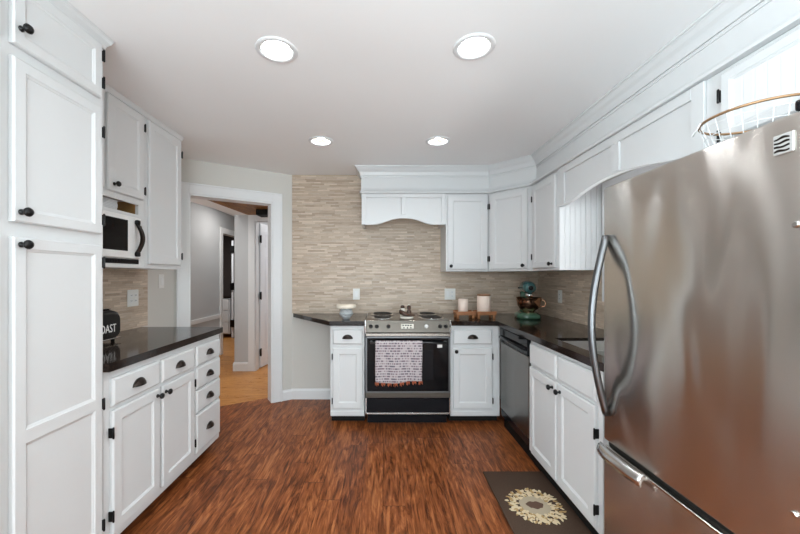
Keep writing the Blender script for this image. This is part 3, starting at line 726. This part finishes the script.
# ---- range
t = thing('kitchen_range', 'slide-in electric range with black oven door and coil burners', 'range', (-.158, 3.10, 0))
rw = .750
mb = MB(); mb.box(0, rw, .0, .615, .10, .905); mb.build('body', 'blackenamel', t)
mb = MB(); mb.box(.02, rw-.02, .03, .60, 0, .10); mb.build('toe_kick', 'blackenamel', t)
mb = MB(); mb.box(.002, rw-.002, -.045, .615, .905, .922, .004, 2); mb.build('cooktop', 'rangesteel', t)
mb = MB(); pr = [(-.065, .822), (-.062, .84), (-.045, .920), (-.0, .920), (-.0, .815), (-.06, .815)]
mb.loft([[(x, y, z) for y, z in pr] for x in (0, rw)], smooth=False); cp = mb.build('control_panel', 'panelsteel', t)
mb = MB(); mb.box(-.001, .012, -.069, -.0, .812, .925, .003); mb.box(rw-.012, rw+.001, -.069, -.0, .812, .925, .003); mb.build('end_cap', 'chrome', cp)
def onpanel(x, z): return (x, -.062+(z-.84)/.08*.017, z)
for x in (.052, .105, .205, .535, .655, .705):
    p = onpanel(x, .872); mb = MB(); mb.lathe([(.017, .001), (.017, -.004), (.0125, -.006), (.011, -.022), (.009, -.024)], p, 'y', 18)
    mb.box(p[0]-.0025, p[0]+.0025, p[1]-.027, p[1]-.02, p[2]-.011, p[2]+.011); mb.build('knob', 'black' if x < .5 or x > .6 else 'plastic', cp)
p = onpanel(.37, .868); mb = MB(); mb.box(p[0]-.055, p[0]+.055, p[1]-.004, p[1]+.004, .850, .892, .002); dp = mb.build('display', 'ivory', cp)
mb = MB()
for k in range(4): mb.box(p[0]-.043+k*.022, p[0]-.030+k*.022, p[1]-.007, p[1]-.003, .876, .886)
for k in range(3): mb.lathe([(.006, 0), (.006, -.004)], (p[0]-.03+k*.03, p[1]-.004, .860), 'y', 10)
mb.build('buttons', 'dark', dp)
mb = MB(); mb.box(.004, rw-.004, -.048, .0, .782, .812, .004); mb.build('vent_trim', 'rangesteel', t)
mb = MB(); mb.rings(.006, rw-.006, .300, .780, [(0, .0), (0, -.040), (.005, -.046)]); od = mb.build('oven_door', 'blackglass', t)
mb = MB()
for (x0, x1, z0, z1) in ((.004, .020, .300, .780), (rw-.020, rw-.004, .300, .780), (.004, rw-.004, .768, .782), (.004, rw-.004, .292, .304)): mb.box(x0, x1, -.050, -.03, z0, z1, .002)
mb.build('frame', 'steeldark', od)
mb = MB(); mb.rings(.15, rw-.15, .40, .66, [(0, -.046), (0, -.0465), (.004, -.0475)]); mb.build('window', 'blackenamel', od)
mb = MB(); mb.tube([(.045, -.085, .735), (rw-.045, -.085, .735)], .009, 12); mb.box(.045, .065, -.085, -.046, .725, .745, .003); mb.box(rw-.065, rw-.045, -.085, -.046, .725, .745, .003); mb.build('handle', 'steeldark', od)
mb = MB(); mb.box(rw-.118, rw-.075, -.0475, -.0465, .685, .712, .0002); mb.build('sticker', 'plastic', od)
mb = MB(); mb.box(.004, rw-.004, -.052, .0, .248, .292, .004); mb.build('lower_trim', 'panelsteel', t)
mb = MB(); mb.rings(.006, rw-.006, .118, .246, [(0, .0), (0, -.040), (.005, -.046)]); dr = mb.build('storage_drawer', 'blackenamel', t)
mb = MB(); mb.box(.004, rw-.004, -.050, -.0, .104, .118, .002); mb.box(.004, .014, -.049, -.03, .118, .246); mb.box(rw-.014, rw-.004, -.049, -.03, .118, .246); mb.build('drawer_trim', 'steel', dr)
for (x, y, r) in ((.15, .12, .075), (.60, .12, .095), (.15, .43, .095), (.60, .43, .075)):
    mb = MB(); mb.lathe([(r+.022, .9225), (r+.022, .926), (r+.012, .928), (r, .924), (.02, .9235)], (x, y, 0), n=32); dpn = mb.build('drip_pan', 'chrome', t)
    pts = []; turns = 4; n = 110
    for k in range(n+1):
        a = 2*PI*turns*k/n; rr = .018+(r-.018)*k/n; pts.append((x+rr*math.cos(a), y+rr*math.sin(a), .935))
    mb = MB(); mb.tube(pts, .0065, 6); mb.build('coil', 'coil', dpn)
# towel on the oven handle
t = thing('dish_towel', 'pale patterned dish towel with orange fringe hanging on the oven handle', 'towel', (-.158, 3.10, 0))
mb = MB(); nx, nz = 24, 26; G = []
tx0, tx1 = .092, .496
for side in (0, 1):
    pass
prof = [(-.0695, .55), (-.0705, .735)] + [(-.085+.0155*math.cos(a), .735+.0155*math.sin(a)) for a in (PI*.1, PI*.3, PI*.5, PI*.7, PI*.9)] + [(-.1015-.004*k/18-.0, .735-.335*k/18) for k in range(0, 19)]
for y, z in prof:
    row = []
    for i in range(nx+1):
        u = i/nx; sag = max(0, .735-z)
        x = tx0+(tx1-tx0)*u + .012*sag*math.sin(z*9) - .03*max(0, .4-z)*0
        row.append((x+(u-.5)*(-.02*sag), y-(.006*math.sin(u*13+z*4)*min(1, sag*5) if y < -.09 else 0), z-(.010*math.sin(u*5) if z < .45 and y < -.09 else 0)))
    G.append(row)
mb.loft(G, False, False, True, False); tw = mb.build('cloth', 'towel', t)
sm = tw.modifiers.new('thick', 'SOLIDIFY'); sm.thickness = .003; sm.offset = 1
mb = MB()
last = G[-1]
for i in [q for q in range(46) if q % 6 not in (4, 5)]:
    u = i/45*nx; i0 = min(int(u), nx-1); f = u-i0
    p = Vector(last[i0]).lerp(Vector(last[i0+1]), f)
    ln = .024+.008*math.sin(i*2.1)
    mb.tube([p+Vector((0, -.001, .004)), p+Vector((.002*math.sin(i*1.7), -.003, -ln*.5)), p+Vector((.004*math.sin(i*1.3), -.001, -ln))], [.0032, .0038, .0025], 5)
mb.build('fringe', 'fringe', t)

# ---- hood
t = thing('range_hood', 'white arched hood box with two recessed panels above the range', 'range hood', (-.207, 3.40, 0))
hw = .815
def arch_front(mb, w, z0, zp, z1, inset, y0, y1, n=28):
    """board with an arched lower edge, facing -y"""
    top = []; bot = []
    xs_ = [0]+[inset+(w-2*inset)*k/n for k in range(n+1)]+[w]
    def zb(x):
        if x <= inset or x >= w-inset: return z0
        u = (x-inset)/(w-2*inset); c = abs(2*u-1)
        return z0+(zp-z0)*(0.5+0.5*math.cos(PI*c**1.25))
    R = []
    for x in xs_: R.append([(x, y0, zb(x)), (x, y0, z1), (x, y1, z1), (x, y1, zb(x))])
    mb.loft(R, True, True, False); return zb
mb = MB(); arch_front(mb, hw, 1.808, 1.870, 2.108, .115, 0, .02)
mb.box(0, .02, .02, .32, 1.808, 2.108); mb.box(hw-.02, hw, .02, .32, 1.808, 2.108); mb.box(.02, hw-.02, .02, .32, 1.95, 1.97)
body = mb.build('body', 'white', t)
def frame_panel(parent, x0, x1, z0, z1, zb, fr=.035):
    """face-frame strips around one recessed panel; the lower edge follows the arch"""
    pass
mb = MB(); fr = .042
mb.box(0, fr, -.016, 0, 1.808, 2.108, .002); mb.box(hw-fr, hw, -.016, 0, 1.808, 2.108, .002)
mb.box(fr, hw-fr, -.016, 0, 2.068, 2.108, .002)
mb.box(hw/2-.021, hw/2+.021, -.016, 0, 1.905, 2.068, .002); mb.build('face_frame', 'white', t)
mb = MB(); arch_front(mb, hw-2*fr, 1.808, 1.870, 1.812, .115-fr, -.012, 0) if False else None
n = 28; R = []
def hz(x):
    ins = .115
    if x <= ins or x >= hw-ins: return 1.808
    c = abs(2*(x-ins)/(hw-2*ins)-1); return 1.808+.062*(0.5+0.5*math.cos(PI*c**1.25))
for k in range(n+1):
    x = fr+(hw-2*fr)*k/n; z = hz(x); R.append([(x, -.012, z), (x, -.012, z+.036), (x, 0, z+.036), (x, 0, z)])
mb = MB(); mb.loft(R, smooth=False); mb.build('arched_rail', 'white', t)

# ---- back / corner / right uppers
UB, UT = 1.355, 2.108
t = thing('upper_cabinet', 'white single-door upper cabinet between the hood and corner cabinet', 'cabinet', (.612, 3.40, 0))
mb = MB(); mb.box(0, .408, 0, .32, UB, UT); mb.build('body', 'white', t)
door(t, .012, .398, UB+.02, UT-.02, kn=(.042, UB+.05), hs='r', hz=(UB+.12, UT-.13))
P0, P1 = Vector((1.025, 3.40)), Vector((1.32, 3.095)); dv = (P1-P0); ang = math.atan2(dv.y, dv.x); dl = dv.length
t = thing('upper_cabinet', 'white diagonal corner upper cabinet above the stand mixer', 'cabinet', (P0.x, P0.y, 0), ang)
mi = Matrix.Rotation(-ang, 4, 'Z') @ Matrix.Translation((-P0.x, -P0.y, 0))
mb = MB(); mb.prism([(P0.x, P0.y), (P1.x, P1.y), (XR-.01, P1.y), (XR-.01, YB-.01), (P0.x, YB-.01)], UB, UT); mb.build('body', 'white', t, Matrix.Rotation(-ang, 4, 'Z') @ Matrix.Translation((-P0.x, -P0.y, 0)))
door(t, .025, dl-.035, UB+.02, UT-.02, kn=(dl-.07, UB+.05), hs='l', hz=(UB+.12, UT-.13))
t = thing('upper_cabinet', 'narrow white upper cabinet on the right with beadboard side', 'cabinet', (1.32, 3.09, 0), R90)
mb = MB(); mb.box(0, .462, 0, .32, UB, UT); mb.build('body', 'white', t)
door(t, .035, .435, UB+.02, UT-.02, kn=(.395, UB+.05), hs='l', hz=(UB+.12, UT-.13))
mb = MB(); mb.box(.4625, .470, 0, .32, UB, UT); sp = mb.build('side_panel', 'bead', t); sp['label'] = 'grooved white beadboard side panel'
# valance over the sink window
VY = 2.618; vw = 1.19
t = thing('window_valance', 'white arched valance with two recessed panels above the sink', 'valance', (1.32, VY, 0), R90)
def vz(x):
    ins = .05
    if x <= ins or x >= vw-ins: return 1.825
    c = abs(2*(x-ins)/(vw-2*ins)-1); return 1.825+.062*(0.5+0.5*math.cos(PI*c**1.25))
R = []
for k in range(41):
    x = vw*k/40; z = vz(x); R.append([(x, 0, z), (x, 0, UT), (x, .02, UT), (x, .02, z)])
mb = MB(); mb.loft(R, smooth=False); mb.build('board', 'white', t)
mb = MB(); f = .04
mb.box(0, .085, -.012, 0, 1.825, UT, .002); mb.box(vw-.06, vw, -.012, 0, 1.825, UT, .002); mb.box(.085, vw-.06, -.012, 0, UT-.05, UT, .002); mb.box(.605, .675, -.012, 0, 1.90, UT-.05, .002)
mb.build('face_frame', 'white', t)
R = []
for k in range(41):
    x = .085+(vw-.145)*k/40; z = vz(x); R.append([(x, -.012, z), (x, -.012, z+.012), (x, 0, z+.012), (x, 0, z)])
mb = MB(); mb.loft(R, smooth=False); mb.build('arched_rail', 'white', t)
# over-fridge cabinet
t = thing('upper_cabinet', 'white cabinet with beadboard doors above the refrigerator', 'cabinet', (1.32, 1.426, 0), R90)
mb = MB(); mb.box(0, 1.0, 0, .325, 1.80, UT); mb.build('body', 'white', t)
door(t, .075, .50, 1.83, UT-.02, fr=.035, hs='l', hz=(1.848, 2.005), pmat='beadsoft'); door(t, .53, .96, 1.83, UT-.02, fr=.035, hs='r', hz=(1.87, 2.005), pmat='beadsoft')

# ---- refrigerator
FX, FD, FW = .88, 1.40, .86
t = thing('refrigerator', 'large brushed steel bottom-freezer refrigerator at the right', 'refrigerator', (FX, FD, 0), R90)
mb = MB(); mb.box(.004, FW-.004, .055, .75, .03, 1.655, .006); mb.build('body', 'fridge_side', t)
mb = MB(); mb.box(0, FW, 0, .05, .660, 1.662, .010, 3); fd = mb.build('door', 'fridge', t)
mb = MB(); mb.box(0, FW, 0, .05, .060, .640, .010, 3); fz = mb.build('freezer_drawer', 'fridge', t)
mb = MB(); mb.box(.004, FW-.004, .02, .056, .640, .660); mb.build('gasket', 'dark', t)
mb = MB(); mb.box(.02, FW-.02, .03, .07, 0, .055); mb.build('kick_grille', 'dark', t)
R = []; n = 26
for k in range(n+1):
    u = k/n; z = .765+.705*u; d = .058*math.sin(PI*u)
    hh = .010; wv = .013
    x = .024; y = -.004-d
    R.append([(x-wv, y+hh, z), (x+wv, y+hh, z), (x+wv, y-hh*.4, z), (x+wv*.5, y-hh, z), (x-wv*.5, y-hh, z), (x-wv, y-hh*.4, z)])
mb = MB(); mb.loft(R); mb.build('handle', 'steeldark', fd)
# freezer lip handle
R = []
for k in range(15):
    u = k/14; x = -.002+.235*u; e = 1-.35*abs(2*u-1)**3
    R.append([(x, 0, .640), (x, -.012*e, .648), (x, -.030*e, .640), (x, -.040*e, .622), (x, -.036*e, .606), (x, -.028*e, .606), (x, -.028*e, .620), (x, -.020*e, .630), (x, 0, .628)])
mb = MB(); mb.loft(R); mb.build('handle', 'steel', fz)
mb = MB(); mb.box(.24, FW-.005, -.004, .01, .632, .642, .002); mb.build('lip', 'steel', fz)
# badge
bx = FD-.767
mb = MB(); mb.box(bx-.020, bx+.020, -.004, 0, 1.578, 1.622, .0015); bg = mb.build('badge', 'badge', fd)
mb = MB()
for k in range(4):
    z = 1.585+k*.0092; n = 16; top = []; bot = []
    for i in range(n+1):
        x = bx-.017+.030*i/n; w_ = math.sin(i/n*PI*2+k*1.3)*.0016
        top.append((x, z+.0018+w_+.0014*math.sin(i/n*PI))); bot.append((x, z-.0018+w_*.6))
    mb.prism_y(bot+top[::-1], -.0046, -.0038)
mb.build('emblem', 'bronze', bg)
for z, dx in ((1.42, .744), (.80, .748)):
    mb = MB(); mb.lathe([(.0075, 0), (.0075, -.003), (.005, -.005)], (FD-dx, 0, z), 'y', 16); mb.build('screw_cap', 'chrome', fd if z > 1 else fd)
mb = MB(); mb.box(FD-.755, FD-.66, .005, .07, 1.6625, 1.688, .006, 2); mb.build('hinge_cover', 'blackenamel', t)

# ---- wire basket on the refrigerator
t = thing('wire_basket', 'round wire basket with copper-brown rim on top of the refrigerator', 'basket', (1.155, 1.075, 1.6625))
RT, RB, H = .137, .100, .137
circ = lambda r, z, n=48: [(r*math.cos(2*PI*k/n), r*math.sin(2*PI*k/n), z) for k in range(n)]
mb = MB(); mb.tube(circ(RT, H), .0042, 8, True); mb.build('rim', 'ring', t)
mb = MB()
for k in range(5):
    z = .003+(H-.02)*k/4*.98; mb.tube(circ(RB+(RT-RB)*z/H, z, 36), .0013, 5, True)
for k in range(26):
    a = 2*PI*k/26; mb.tube([(RB*math.cos(a), RB*math.sin(a), .002), (RT*math.cos(a), RT*math.sin(a), H)], .0013, 5)
for k in range(-4, 5):
    q = k*.022; l = math.sqrt(max(0, RB*RB-q*q)); mb.tube([(-l, q, .002), (l, q, .002)], .0012, 5); mb.tube([(q, -l, .002), (q, l, .002)], .0012, 5)
mb.build('mesh', 'wire', t)
mb = MB()
for k in (0, 1):
    a = 2.6+k*PI; c = Vector((RT*math.cos(a), RT*math.sin(a), H)); tg = Vector((-math.sin(a), math.cos(a), 0)); ou = Vector((math.cos(a), math.sin(a), 0))
    mb.tube([c+tg*(-.03)+ou*.004, c+tg*(-.028)+ou*.014-Vector((0, 0, .02)), c+ou*.018-Vector((0, 0, .03)), c+tg*.028+ou*.014-Vector((0, 0, .02)), c+tg*.03+ou*.004], .0022, 6)
mb.build('handle_loop', 'wire', t)

# ---- floor mat
t = thing('floor_mat', 'brown floor mat with cream wreath print in front of the sink cabinet', 'mat', (.862, 1.985, 0))
mb = MB(); mb.box(-.2, .2, -.345, .345, .0005, .011, .004, 2); mb.build('pad', 'mat', t)
mb = MB(); zt = .0112
def leaf(cx, cy, a, l, w, z, mi):
    mb.cur = mi; pts = []
    for k in range(10):
        b = 2*PI*k/10; u, v_ = l*math.cos(b), w*math.sin(b)*(1-.35*math.cos(b))
        pts.append((cx+u*math.cos(a)-v_*math.sin(a), cy+u*math.sin(a)+v_*math.cos(a)))
    mb.prism(pts, zt-.001, z)
rnd = random.Random(3)
mb.cur = 2; mb.prism([(.085*math.cos(2*PI*k/28), .085*math.sin(2*PI*k/28)) for k in range(28)], zt-.001, zt+.0001)
mb.cur = 3; mb.prism([((.048+.005*math.sin(3*2*PI*k/40))*math.cos(2*PI*k/40), (.032+.004*math.sin(7*2*PI*k/40))*math.sin(2*PI*k/40)) for k in range(40)], zt-.001, zt+.0003)
for k in range(240):
    a = rnd.uniform(0, 2*PI); r = rnd.uniform(.086, .152)
    leaf(r*math.cos(a), r*math.sin(a), a+rnd.uniform(-.9, .9), rnd.uniform(.010, .018), rnd.uniform(.005, .009), zt+.0002+k*.000003, 0 if rnd.random() < .62 else 1)
mb.build('wreath_print', ['petal', 'petal2', 'petal3', 'petal4'], t)

# ---- stand mixer
t = thing('stand_mixer', 'sage green stand mixer with copper bowl in the worktop corner', 'mixer', (1.37, 3.32, .9142), math.radians(-12))
def oct_ring(rx, ry, z, n=32, e=.7, cy=0):
    out = []
    for k in range(n):
        a = 2*PI*k/n; c, s_ = math.cos(a), math.sin(a)
        out.append((rx*abs(c)**e*(1 if c >= 0 else -1), cy+ry*abs(s_)**e*(1 if s_ >= 0 else -1), z))
    return out
mb = MB(); mb.loft([oct_ring(.105, .145, .0), oct_ring(.112, .152, .010), oct_ring(.110, .150, .036), oct_ring(.085, .125, .052), oct_ring(.078, .118, .058)]); mb.build('base', 'mixer', t)
mb = MB(); mb.loft([oct_ring(.060, .052, .040, cy=.085), oct_ring(.050, .045, .10, cy=.09), oct_ring(.050, .048, .20, cy=.09), oct_ring(.056, .055, .245, cy=.085)]); mb.build('column', 'mixer', t)
R = []
for y, rx, rz, zc in ((-.155, .018, .018, .285), (-.150, .040, .038, .285), (-.13, .052, .048, .287), (-.09, .060, .055, .289), (-.02, .066, .060, .291), (.06, .066, .058, .290), (.12, .058, .050, .285), (.15, .040, .036, .280), (.158, .015, .015, .278)):
    R.append([(rx*math.cos(2*PI*k/24), y, zc+rz*math.sin(2*PI*k/24)) for k in range(24)])
mb = MB(); mb.loft(R); hd = mb.build('head', 'mixerhead', t)
mb = MB(); mb.lathe([(.022, .0), (.022, -.018), (.018, -.022), (.006, -.024)], (0, -.148, .287), 'y', 20); mb.build('hub_cap', 'black', hd)
mb = MB(); mb.tube([(-.062, -.03, .285), (-.078, -.03, .285)], .006, 8); mb.sphere((-.082, -.03, .285), .009, .009, .009); mb.build('speed_lever', 'black', hd)
mb = MB(); mb.lathe([(.030, .238), (.034, .215), (.030, .205), (.012, .200), (.010, .12)], (0, -.085, 0), n=20); mb.build('beater_shaft', 'chrome', hd)
mb = MB(); mb.lathe([(.045, .058), (.050, .064), (.048, .070), (.080, .090), (.100, .125), (.107, .165), (.110, .196), (.113, .198), (.107, .194), (.103, .165), (.094, .125), (.074, .095), (.03, .078)], (0, -.06, 0), n=32); bw = mb.build('bowl', 'copper', t)
mb = MB(); mb.tube([(.098, -.06, .175), (.135, -.06, .172), (.148, -.06, .145), (.138, -.06, .115), (.088, -.06, .108)], .007, 8); mb.build('handle', 'copper', bw)

# ---- risers and canisters
def riser(label, x, y, w, d, h):
    t = thing('wooden_riser', label, 'riser', (x, y, .9142), 0, 'wooden risers on the worktop')
    mb = MB(); mb.box(-w/2, w/2, -d/2, d/2, h-.022, h, .003); mb.build('shelf', 'riser', t)
    mb = MB(); mb.box(-w/2, w/2, -d/2-.004, -d/2, h-.004, h+.012, .002); mb.box(-w/2, w/2, d/2, d/2+.004, h-.004, h+.012, .002); mb.build('rail', 'riser', t)
    for sx in (-1, 1):
        for sy in (-1, 1):
            mb = MB(); mb.lathe([(.012, 0), (.016, .010), (.012, .02), (.016, h-.0222)], (sx*(w/2-.018), sy*(d/2-.018), 0), n=12); mb.build('leg', 'riser', t)
riser('low wooden riser under the small cream canister', .765, 3.30, .178, .15, .056)
riser('low wooden riser under the tall cream canister', .957, 3.30, .178, .15, .056)
def canister(label, x, y, r, h, lid):
    t = thing('canister', label, 'canister', (x, y, .9142+.0565))
    mb = MB(); mb.lathe([(r-.006, 0), (r, .006), (r, h-.006), (r-.003, h), (r-.012, h)], n=32); mb.build('jar', 'canister', t)
    if lid:
        mb = MB(); mb.lathe([(r-.004, h+.0003), (r+.001, h+.004), (r+.001, h+.014), (r-.006, h+.018)], n=32); mb.build('lid', 'walnut', t)
    else:
        mb = MB(); mb.lathe([(r-.004, h+.0003), (r, h+.003), (r, h+.008), (r-.006, h+.011)], n=32); mb.build('lid', 'canister', t)
canister('small short cream canister on the wooden riser nearer the range', .755, 3.30, .046, .112, False)
canister('tall cream canister with brown lid on the wooden riser', .950, 3.30, .062, .152, True)

# ---- faceted pot
t = thing('faceted_pot', 'small grey faceted pot with flat pale lid left of the range', 'pot', (-.338, 3.22, .9142))
mb = MB(); R = []
for r, z, ph in ((.026, 0, 0), (.050, .025, .5), (.066, .050, 0), (.056, .078, .5), (.050, .098, 0)):
    R.append([(r*math.cos(2*PI*(k+ph)/8), r*math.sin(2*PI*(k+ph)/8), z) for k in range(8)])
for a, b in zip(R[:-1], R[1:]):
    for k in range(8):
        mb.quad([a[k], a[(k+1) % 8], b[k]]); mb.quad([a[(k+1) % 8], b[(k+1) % 8], b[k]])
mb.quad(R[0][::-1]); mb.quad(R[-1]); mb.build('bowl', 'facet', t)
mb = MB(); mb.lathe([(.055, .0985), (.088, .1015), (.090, .108), (.090, .128), (.086, .134), (.02, .136)], n=32); mb.build('lid', 'lidwood', t)

# ---- spoon rest with shakers on the cooktop
t = thing('spoon_rest', 'dark brown spoon rest on ivory base at the middle of the cooktop', 'spoon rest', (.217, 3.20, .9225))
mb = MB(); mb.lathe([(.050, 0), (.060, .004), (.062, .014), (.052, .018)], n=24); mb.build('base', 'ivory', t)
R = []
for x, y, z, ry, rz in ((-.070, 0, .062, .012, .010), (-.062, 0, .060, .030, .024), (-.03, 0, .045, .042, .024), (.01, 0, .034, .042, .017), (.045, 0, .028, .028, .010), (.072, 0, .030, .010, .006)):
    R.append([(x, y+ry*math.cos(2*PI*k/16), z+rz*math.sin(2*PI*k/16)) for k in range(16)])
mb = MB(); mb.loft(R); mb.build('rest', 'chocolate', t)
t = thing('salt_shaker', 'small ivory shaker with dark cap standing behind the spoon rest', 'shaker', (.185, 3.30, .9225), 0)
mb = MB(); mb.lathe([(.020, 0), (.024, .01), (.022, .06), (.018, .085)], n=20); mb.build('body', 'ivory', t)
mb = MB(); mb.lathe([(.019, .0855), (.019, .105), (.010, .112)], n=20); mb.build('cap', 'chocolate', t)
t = thing('pepper_shaker', 'small dark brown shaker standing behind the spoon rest', 'shaker', (.245, 3.30, .9225), 0)
mb = MB(); mb.lathe([(.020, 0), (.025, .01), (.022, .055), (.014, .07), (.019, .085), (.017, .105), (.008, .112)], n=20); mb.build('body', 'chocolate', t)
mb = MB(); mb.sphere((0, 0, .118), .008, .008, .007); mb.build('finial', 'ivory', t)

# ---- recessed lights
WHERE = ['recessed ceiling light nearer the pantry cabinet, in the large front pair', 'recessed ceiling light nearer the refrigerator, in the large front pair', 'small recessed ceiling light toward the doorway, in front of the tiled wall', 'small recessed ceiling light in front of the hood panels',
         'added recessed ceiling light, unseen above the viewpoint on the pantry side', 'added recessed ceiling light, unseen above the viewpoint on the refrigerator side', 'added recessed ceiling light, unseen behind the viewpoint on the pantry side', 'added recessed ceiling light, unseen behind the viewpoint on the refrigerator side']
for (x, y), lb in zip(LIGHTS, WHERE):
    t = thing('recessed_light', lb, 'ceiling light', (x, y, CEIL), 0, 'recessed ceiling lights')
    mb = MB(); mb.lathe([(RL-.001, -.0005), (.098, -.0005), (.098, -.003), (.092, -.007), (.082, -.008), (RL-.003, -.004), (RL-.004, .012)], n=40, cap0=False, cap1=False); mb.build('trim_ring', 'trim', t)
    mb = MB(); mb.lathe([(RL-.004, .012), (RL-.010, .05), (RL-.010, .08)], n=40, cap0=False); mb.build('baffle', 'baffle', t)
    mb = MB(); mb.lathe([(RL-.0115, .044), (RL-.0115, .049)], n=40); mb.build('lens', 'lens', t)
